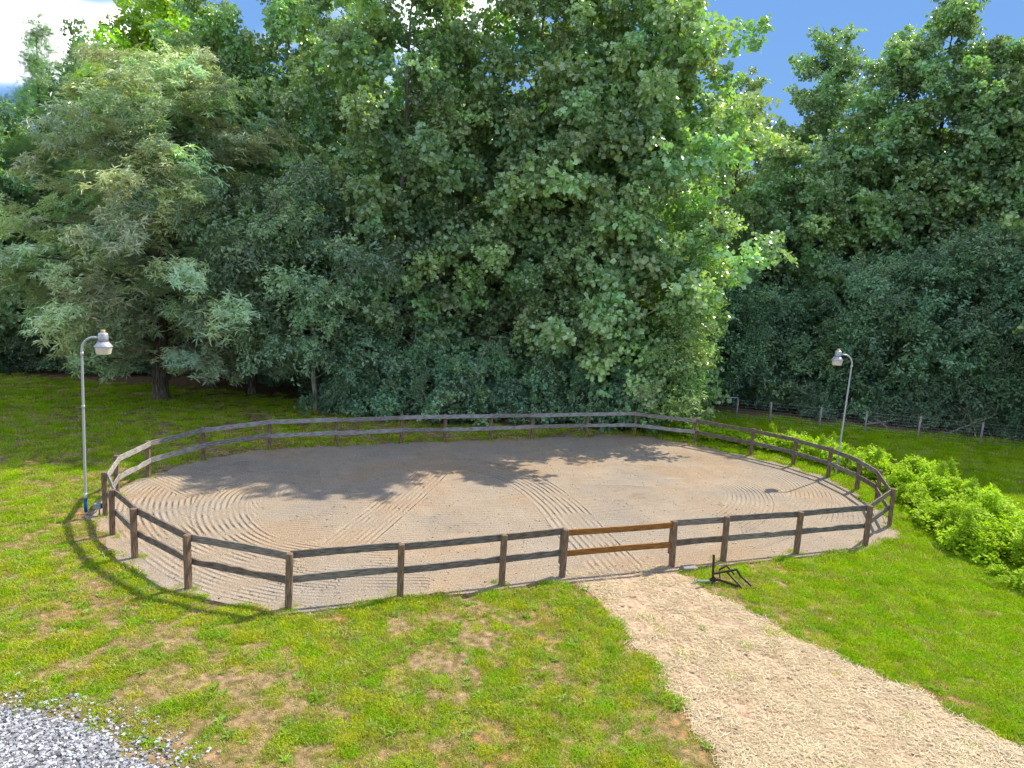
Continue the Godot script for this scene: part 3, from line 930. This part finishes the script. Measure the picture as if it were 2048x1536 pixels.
	for i in mid.size() - 1:
		var a := gp(mid[i][0], mid[i][1])
		var c := gp(mid[i + 1][0], mid[i + 1][1])
		var l := a.distance_to(c)
		var side := (c - a).cross(Vector3.UP).normalized()
		var cl := int(l * 11.0) + 2
		for k in cl:
			var t := r.randf()
			var hw := lerpf(mid[i][2], mid[i + 1][2], t)
			var top := lerpf(mid[i][3], mid[i + 1][3], t)
			var e := r.randf_range(-1, 1)
			var hh := top * sqrt(maxf(0.06, 1.0 - e * e)) * r.randf_range(0.5, 1.2)
			var p := a.lerp(c, t) + side * e * hw
			var ck := r.randf_range(0.8, 1.2)
			var cr := r.randf_range(0.28, 0.62)
			for low in 2:
				var w := r.randi() % 2
				var y := hh - cr * 0.4 if low == 0 else hh * 0.4
				where[w].append(Transform3D(Basis.from_euler(Vector3(r.randf_range(-0.3, 0.3), r.randf() * TAU, r.randf_range(-0.3, 0.3))).scaled(Vector3.ONE * cr), Vector3(p.x, maxf(cr * 0.35, y), p.z)))
				bt[w].append(Color(0.44, 0.62, 0.03) * ck)
			if r.randf() < 0.12:      # a shoot that stands above the rest
				for s in 3:
					where[0].append(Transform3D(Basis.from_euler(Vector3(r.randf_range(-0.6, 0.6), r.randf() * TAU, 0)).scaled(Vector3(0.2, 0.35, 0.2)), p + Vector3(r.randf_range(-0.08, 0.08), hh + s * 0.14, r.randf_range(-0.08, 0.08))))
					bt[0].append(Color(0.33, 0.48, 0.04))
	for w in 2:
		tag(many("bramble_thicket", clump_of("vine", w), M.bramble, where[w], bt[w]), "bright green bramble bank running along the outside of the ring fence", "brambles", "brambles beside the ring", "stuff")

# ---------------------------------------------------------------- the ring fence
func rail_mesh(l: float, hgt: float, thick: float, wave: float, sd: int) -> ArrayMesh:     # a board along x from 0 to l, centred on y and z; its upper edge gnawed
	var n := FastNoiseLite.new()
	n.seed = sd
	n.frequency = 1.6
	n.fractal_octaves = 3
	var st := new_st()
	var k := 12
	var bow := n.get_noise_1d(50.0) * 0.025
	var prof := []
	for i in k + 1:
		var x := l * i / k
		var b := bow * sin(PI * i / k)
		var top := hgt * 0.5 + wave * minf(0.0, n.get_noise_1d(x) * 1.6) + b
		var bot := -hgt * 0.5 + wave * 0.35 * n.get_noise_1d(x + 90.0) + b
		prof.append([x, bot, top])
	var t := thick * 0.5
	for i in k:
		var a: Array = prof[i]
		var b: Array = prof[i + 1]
		quad(st, Vector3(a[0], a[1], t), Vector3(b[0], b[1], t), Vector3(b[0], b[2], t), Vector3(a[0], a[2], t))
		quad(st, Vector3(b[0], b[1], -t), Vector3(a[0], a[1], -t), Vector3(a[0], a[2], -t), Vector3(b[0], b[2], -t))
		quad(st, Vector3(a[0], a[2], t), Vector3(b[0], b[2], t), Vector3(b[0], b[2], -t), Vector3(a[0], a[2], -t))
		quad(st, Vector3(b[0], b[1], t), Vector3(a[0], a[1], t), Vector3(a[0], a[1], -t), Vector3(b[0], b[1], -t))
	var e: Array = prof[0]
	quad(st, Vector3(0, e[1], -t), Vector3(0, e[1], t), Vector3(0, e[2], t), Vector3(0, e[2], -t))
	e = prof[k]
	quad(st, Vector3(l, e[1], t), Vector3(l, e[1], -t), Vector3(l, e[2], -t), Vector3(l, e[2], t))
	return done(st)

func put_board(called: String, parent: Node3D, m: Material, a: Vector3, b: Vector3, hgt: float, thick: float, wave: float, sd: int) -> MeshInstance3D:
	var d := b - a
	var l := d.length()
	var o := part(called, rail_mesh(l - 0.004, hgt, thick, wave, sd), m, parent)
	var x := d / l
	var zz := x.cross(Vector3.UP).normalized()
	var y := zz.cross(x).normalized()
	o.transform = Transform3D(Basis(x, y, zz), a + x * 0.002 - parent.position)
	return o

func make_fence() -> void:
	var r := RandomNumberGenerator.new()
	r.seed = 5
	var c := Vector3.ZERO
	for q in posts: c += q / posts.size()
	var f := thing("ring_fence", "weathered two-rail wooden fence round the oval sand ring", "fence", Vector3(posts[0].x, 0, posts[0].z))
	var n := posts.size()
	var pw := 0.125
	var inner := []          # where the rails meet the inside of each post
	var turn := []
	for i in n:
		var a := posts[(i - 1 + n) % n]
		var b := posts[(i + 1) % n]
		var along := (b - a).normalized()
		var inw := along.cross(Vector3.UP).normalized()
		if inw.dot(c - posts[i]) < 0: inw = -inw
		inner.append(inw)
		turn.append(atan2(-along.z, along.x))
	var pmesh := []
	for k in 4:
		var st := new_st()
		var w := pw * (1.0 if k < 3 else 1.08)
		chamfer_box(st, Vector3(-w * 0.5, -0.3, -w * 0.5), Vector3(w * 0.5, 1.2 + 0.012 * k, w * 0.5), 0.012)
		pmesh.append(done(st))
	for i in n:
		var p := part("post", pmesh[(i * 7) % 3], M.post, f)
		p.position = posts[i] - f.position
		p.rotation = Vector3(r.randf_range(-0.012, 0.012), turn[i] + r.randf_range(-0.04, 0.04), r.randf_range(-0.02, 0.02))
	# doubled posts at the gate carry the ledges that hold the gate boards
	for i in [3, 4]:
		var st := new_st()
		chamfer_box(st, Vector3(-0.05, 0.3, -0.05), Vector3(0.05, 1.17, 0.05), 0.01)
		var p := part("gate_block", done(st), M.post, f)
		p.position = posts[i] - f.position + inner[i] * 0.12
		p.rotation.y = turn[i]
	for i in n:
		var j := (i + 1) % n
		if i == 3: continue
		for lvl in 2:
			var y := 1.115 if lvl == 0 else 0.585
			var th := 0.04
			var off := pw * 0.5 + th * 0.5 + 0.004
			var a: Vector3 = posts[i] + inner[i] * off + Vector3(0, y + r.randf_range(-0.02, 0.02), 0)
			var b: Vector3 = posts[j] + inner[j] * off + Vector3(0, y + r.randf_range(-0.02, 0.02), 0)
			put_board("rail", f, ([M.rail_silver, M.rail_silver2, M.rail_silver][(i * 5 + lvl * 2) % 3] if i >= 14 and i <= 26 else [M.rail, M.rail2, M.rail3, M.rail, M.rail2][(i * 3 + lvl * 2) % 5]), a, b, 0.16, th, 0.012 if lvl == 0 else 0.04, 600 + i * 2 + lvl)
	# the gate: two newer boards between the gate posts
	var along := (posts[4] - posts[3]).normalized()
	var inw: Vector3 = inner[3]
	var g := thing("gate", "plain gate of two newer orange-brown boards in the ring fence", "gate", Vector3(posts[3].x, 0, posts[3].z))
	for y in [1.1, 0.58]:
		put_board("board", g, M.gate, posts[3] + along * 0.075 + inw * 0.02 + Vector3(0, y, 0), posts[4] - along * 0.075 + inw * 0.02 + Vector3(0, y, 0), 0.145, 0.04, 0.004, 700 + int(y * 10))

# ---------------------------------------------------------------- lamps, wire fence, small things
func lamp(at: Vector3, turn: float, lean: float, label: String) -> Node3D:
	var t := thing("lamp_post", label, "lamp post", at, turn, "lamp posts at the ring")
	var ax := Vector3(sin(lean), cos(lean), 0)
	var top := ax * 4.5
	var pts := [Vector3(0, -0.3, 0), Vector3.ZERO, ax * 2.2, ax * 4.3, top]
	for k in range(1, 9):
		var a := PI * 0.5 * k / 8
		pts.append(top + Vector3(0.32 * (1.0 - cos(a)), 0.36 * sin(a), 0))
	pts.append(top + Vector3(0.44, 0.36, 0))
	var rad := []
	for k in pts.size(): rad.append(0.034 if k < 3 else 0.03)
	var st := new_st(true)
	tube(st, pts, rad, 12)
	part("pole", done(st), M.steel, t)
	st = new_st(true)
	tube(st, [ax * 4.36, ax * 4.46], [0.041, 0.041], 12)
	part("collar", done(st), M.steel, t)
	st = new_st(true)
	tube(st, [ax * 2.95, ax * 3.03], [0.039, 0.039], 12)
	part("collar", done(st), M.steel, t)
	var hc := top + Vector3(0.56, 0.36, 0)
	var head := Node3D.new()
	head.name = "lamp_head"
	t.add_child(head, true)
	head.position = hc
	st = new_st(true)
	lathe(st, [Vector2(0.001, -0.1), Vector2(0.118, -0.1), Vector2(0.122, -0.02), Vector2(0.118, 0.1), Vector2(0.095, 0.135), Vector2(0.001, 0.136)], 20)
	part("housing", done(st), M.housing, head)
	st = new_st(true)
	lathe(st, [Vector2(0.2, -0.245), Vector2(0.222, -0.24), Vector2(0.222, -0.222), Vector2(0.125, -0.1), Vector2(0.1, -0.1)], 24)
	part("reflector", done(st), M.housing, head)
	st = new_st()
	lathe(st, [Vector2(0.001, -0.43), Vector2(0.16, -0.43), Vector2(0.172, -0.415), Vector2(0.208, -0.247)], 32)
	part("lens", done(st), M.lens, head)
	st = new_st(true)
	lathe(st, [Vector2(0.05, 0.13), Vector2(0.055, 0.2), Vector2(0.045, 0.21), Vector2(0.001, 0.211)], 14)
	part("photocell", done(st), M.photocell, head)
	return t

func make_things() -> void:
	var a := gp(172, 1028)
	var t := lamp(a, 0.05, 0.01, "lamp post with blue tape round its foot at the curved fence end")
	var st := new_st(true)
	tube(st, [Vector3(0, 0.06, 0), Vector3(0, 0.2, 0), Vector3(0, 0.46, 0)], [0.042, 0.045, 0.041], 12)
	part("blue_tape", done(st), M.blue, t)
	st = new_st(true)
	tube(st, [Vector3(0, 0.46, 0), Vector3(0, 0.6, 0)], [0.042, 0.044], 12)
	part("white_tape", done(st), M.white_tape, t)
	a = gp(1671, 951)
	lamp(a, PI - 0.1, -0.015, "lamp post standing in the brambles beside the ring")
	# electric box on a stake
	a = gp(196, 1031)
	var e := thing("electric_box", "small pale grey electric box on a stake by the lamp post", "electric box", a)
	st = new_st()
	chamfer_box(st, Vector3(-0.1, 0.2, -0.06), Vector3(0.1, 0.34, 0.06), 0.012)
	part("box", done(st), M.box, e)
	st = new_st(true)
	tube(st, [Vector3(0.04, -0.1, 0), Vector3(0.04, 0.2, 0)], [0.015, 0.015], 8)
	part("stake", done(st), M.cable, e)
	st = new_st(true)
	tube(st, [Vector3(0.02, 0.21, 0.03), Vector3(-0.02, 0.12, 0.05), Vector3(-0.14, 0.02, 0.06), Vector3(-0.3, 0.012, 0.02)], [0.011, 0.011, 0.011, 0.011], 6)
	part("cable", done(st), M.cable, e)
	# concrete block by the gate post
	a = gp(1378, 1140)
	var bl := new_st()
	chamfer_box(bl, Vector3(-0.19, 0, -0.12), Vector3(0.19, 0.1, 0.12), 0.018)
	var blk := part("concrete_block", done(bl), M.concrete)
	blk.position = a + Vector3(0, 0.004, 0)
	blk.rotation.y = 0.2
	tag(blk, "flat pale concrete block on the ground beside the gate post", "block")
	# rusty drag harrow frame
	a = gp(1425, 1166)
	var h := thing("harrow_frame", "dark rusty metal harrow frame lying on the grass near the gate", "harrow", a, 0.0)
	var bars := [["upright_bar", Vector3(0, 0, 0), Vector3(-0.04, 0.72, 0), 0.045], ["cross_arm", Vector3(0.0, 0.24, 0), Vector3(0.57, 0.36, -0.05), 0.045], ["side_bar", Vector3(0.57, 0.36, -0.05), Vector3(0.66, 0.22, 0.02), 0.045], ["side_bar", Vector3(0.66, 0.22, 0.02), Vector3(0.9, 0.03, 0.12), 0.04], ["bottom_bar", Vector3(0.16, 0.1, 0.02), Vector3(0.66, 0.025, 0.28), 0.045], ["bottom_bar", Vector3(0.66, 0.025, 0.28), Vector3(0.98, 0.03, 0.22), 0.045], ["inner_bar", Vector3(0.33, 0.29, -0.02), Vector3(0.64, 0.03, 0.26), 0.04], ["loop_bar", Vector3(0.17, 0.3, -0.12), Vector3(0.36, 0.38, -0.2), 0.035], ["loop_bar", Vector3(0.36, 0.38, -0.2), Vector3(0.55, 0.2, -0.1), 0.035], ["loop_bar", Vector3(0.17, 0.3, -0.12), Vector3(0.2, 0.03, -0.08), 0.02], ["hub", Vector3(-0.05, 0.02, 0), Vector3(0.06, 0.14, 0), 0.1], ["hub_arm", Vector3(0.03, 0.1, 0.01), Vector3(0.18, 0.1, 0.02), 0.06]]
	for b in bars:
		st = new_st()
		bar(st, b[1], b[2], b[3], b[3])
		part(b[0], done(st), M.iron, h)
	st = new_st()
	bar(st, Vector3(-0.04, 0.05, 0.02), Vector3(-0.38, 0.05, 0.04), 0.09, 0.03)
	bar(st, Vector3(-0.38, 0.05, 0.04), Vector3(-0.52, 0.01, 0.12), 0.06, 0.025)
	part("plough_blade", done(st), M.blade, h)
	# wire fence beyond the meadow
	var wf := thing("wire_fence", "wire mesh fence on grey posts along the shaded woods", "fence", Vector3(12.76, 0, -38.0))
	var xs := [6.8, 8.6, 10.8, 12.76, 14.5, 16.95, 19.15, 21.6, 24.4, 27.3, 30.2]
	var tops := []
	var pst := new_st(true)
	tube(pst, [Vector3(0, -0.2, 0), Vector3(0, 1.16, 0)], [0.055, 0.05], 9)
	var pm := done(pst)
	var rr := RandomNumberGenerator.new()
	rr.seed = 9
	for x in xs:
		var pos := Vector3(x, 0, -38.5 + (x - 11.0) * 0.28)
		var p := part("post", pm, M.fence_post, wf)
		p.position = pos - wf.position
		p.rotation = Vector3(rr.randf_range(-0.02, 0.02), rr.randf() * TAU, rr.randf_range(-0.03, 0.03))
		tops.append(pos - wf.position)
	for i in tops.size() - 1:
		var pa: Vector3 = tops[i]
		var pb: Vector3 = tops[i + 1]
		var s := (pb - pa).cross(Vector3.UP).normalized() * 0.06
		if i < 3:
			st = new_st(true)
			tube(st, [pa + Vector3(0, 1.2, 0), pb + Vector3(0, 1.2, 0)], [0.028, 0.028], 7)
			part("top_pipe", done(st), M.steel, wf)
		st = new_st()
		for y in [0.08, 0.2, 0.32, 0.46, 0.6, 0.76, 0.93, 1.1]:
			tube(st, [pa + s + Vector3(0, y, 0), pb + s + Vector3(0, y, 0)], [0.0035, 0.0035], 4, false)
		var k := int(pa.distance_to(pb) / 0.5)
		for q in range(1, k):
			var w := pa.lerp(pb, float(q) / k) + s * 1.1
			tube(st, [w + Vector3(0, 0.05, 0), w + Vector3(0, 1.12, 0)], [0.003, 0.003], 4, false)
		part("wire_mesh", done(st), M.wire, wf).set_meta("kind", "stuff")

func dead_wood(called: String, label: String, at: Vector3, l: float, tilt: float, turn: float, sd: int, group := "") -> void:
	var r := RandomNumberGenerator.new()
	r.seed = sd
	var t := thing(called, label, "dead branch", at, turn, group)
	var st := new_st(true)
	var d := Vector3(cos(tilt), sin(tilt), 0)
	var pts := []
	var rad := []
	for i in 7:
		pts.append(d * l * i / 6.0 + Vector3(0, 0.03, 0) + Vector3(r.randf_range(-0.05, 0.05), r.randf_range(-0.02, 0.06), r.randf_range(-0.08, 0.08)) * l * 0.4)
		rad.append(0.03 * (1.1 - i / 6.0) + 0.005)
	tube(st, pts, rad, 6)
	part("limb", done(st), M.bark_pale, t)
	for i in 7:
		st = new_st(true)
		var a: Vector3 = pts[1 + i % 6]
		var e := Vector3(r.randf_range(-0.2, 1.0), r.randf_range(-0.1, 0.9), r.randf_range(-1, 1)).normalized() * l * r.randf_range(0.2, 0.45)
		tube(st, [a, a + e * 0.5 + Vector3(0, 0.05, 0), Vector3(a.x + e.x, maxf(0.02, a.y + e.y), a.z + e.z)], [0.014, 0.01, 0.005], 5)
		part("twig", done(st), M.bark_pale, t)

func make_dead_wood() -> void:
	var a := at_z(905, 740, -33.0)
	dead_wood("dead_branch", "bare pale forked branch hanging in front of the dark gap between tulip trees", Vector3(a.x, 0.0, -32.6), 4.6, 1.15, 0.2, 3)
	a = at_z(860, 700, -33.2)
	dead_wood("dead_branch", "bare pale leaning limb beside the straight tulip trunk", Vector3(a.x, 0.0, -32.9), 4.4, 1.35, 2.6, 4)
	for i in 5:
		var g: float = [1745, 1800, 1880, 1915, 1985][i]
		a = at_z(g, 840, -37.2 + i * 0.5)
		dead_wood("fallen_branch", "pale dead branch lying in the brush behind the wire fence", Vector3(a.x, 0.0, a.z - 1.0), 2.6, 0.2 + 0.12 * i, i * 1.9, 10 + i, "brush behind the wire fence")

# ---------------------------------------------------------------- sky
func make_sky() -> Sky:
	var W := 1024
	var H := 512
	var im := Image.create_empty(W, H, false, Image.FORMAT_RGBF)
	var n := FastNoiseLite.new()
	n.seed = 2252
	n.frequency = 1.5
	n.fractal_octaves = 5
	n.noise_type = FastNoiseLite.TYPE_SIMPLEX_SMOOTH
	var hz := Color(0.12, 0.225, 0.385)
	var zen := Color(0.045, 0.115, 0.29)
	var cloud := Color(1.25, 1.26, 1.28)
	for j in H:
		var lat := PI * (0.5 - (j + 0.5) / H)
		var sy := sin(lat)
		var base := hz.lerp(zen, pow(clampf(sy, 0.0, 1.0), 0.55))
		for i in W:
			var lon := (i + 0.5) / W * TAU
			if sy < -0.05:
				im.set_pixel(i, j, Color(0.1, 0.12, 0.07))
				continue
			var d := Vector3(sin(lon) * cos(lat), sy * 1.7, -cos(lon) * cos(lat))
			var v := n.get_noise_3d(d.x * 1.0 + 0.35, d.y * 1.6, d.z)
			var c := smoothstep(0.02, 0.34, v)
			im.set_pixel(i, j, base.lerp(cloud, c * 0.92))
	var m := PanoramaSkyMaterial.new()
	m.panorama = ImageTexture.create_from_image(im)
	var s := Sky.new()
	s.sky_material = m
	return s

func _ready() -> void:
	# camera
	var pr := deg_to_rad(PITCH)
	var ro := deg_to_rad(ROLL)
	fw = Vector3(0, -sin(pr), -cos(pr))
	var up0 := Vector3(0, cos(pr), -sin(pr))
	rt = Vector3.RIGHT * cos(ro) + up0 * sin(ro)
	up = -Vector3.RIGHT * sin(ro) + up0 * cos(ro)
	var cam := Camera3D.new()
	cam.name = "camera"
	cam.fov = rad_to_deg(2.0 * atan(768.0 / F))
	cam.near = 0.1
	cam.far = 2000.0
	add_child(cam)
	cam.transform = Transform3D(Basis(rt, up, -fw), Vector3(0, CAM_H, 0))
	cam.current = true
	# sky and sun
	var env := Environment.new()
	env.background_mode = Environment.BG_SKY
	env.sky = make_sky()
	env.background_energy_multiplier = 1.0
	env.tonemap_mode = Environment.TONE_MAPPER_LINEAR
	env.tonemap_exposure = 2.65
	env.sdfgi_enabled = true
	env.ssao_enabled = true
	env.ssil_enabled = true
	var we := WorldEnvironment.new()
	we.name = "environment"
	we.environment = env
	add_child(we)
	var sun := DirectionalLight3D.new()
	sun.name = "sun"
	sun.light_energy = 1.0
	sun.light_color = Color(1.0, 0.96, 0.88)
	sun.light_angular_distance = 0.5
	sun.shadow_enabled = true
	var el := deg_to_rad(SUN_EL)
	var az := Vector3(-0.743, 0, 0.669).normalized() * cos(el) + Vector3.DOWN * sin(el)
	add_child(sun)
	sun.look_at_from_position(Vector3(0, 30, 0), Vector3(0, 30, 0) + az, Vector3.UP)
	# noises shared by the ground and what grows on it
	n_patch.seed = 1
	n_patch.frequency = 0.28
	n_patch.fractal_octaves = 3
	n_mid.seed = 2
	n_mid.frequency = 0.9
	n_mid.fractal_octaves = 3
	n_fine.seed = 3
	n_fine.frequency = 5.0
	n_fine.fractal_octaves = 4
	n_clay.seed = 4
	n_clay.frequency = 0.22
	n_clay.fractal_octaves = 3
	rng.seed = 1
	make_materials()
	make_outlines()
	make_ground()
	make_arena()
	make_fence()
	make_things()
	make_dead_wood()
	make_trees()
	make_grass()
	make_loose()
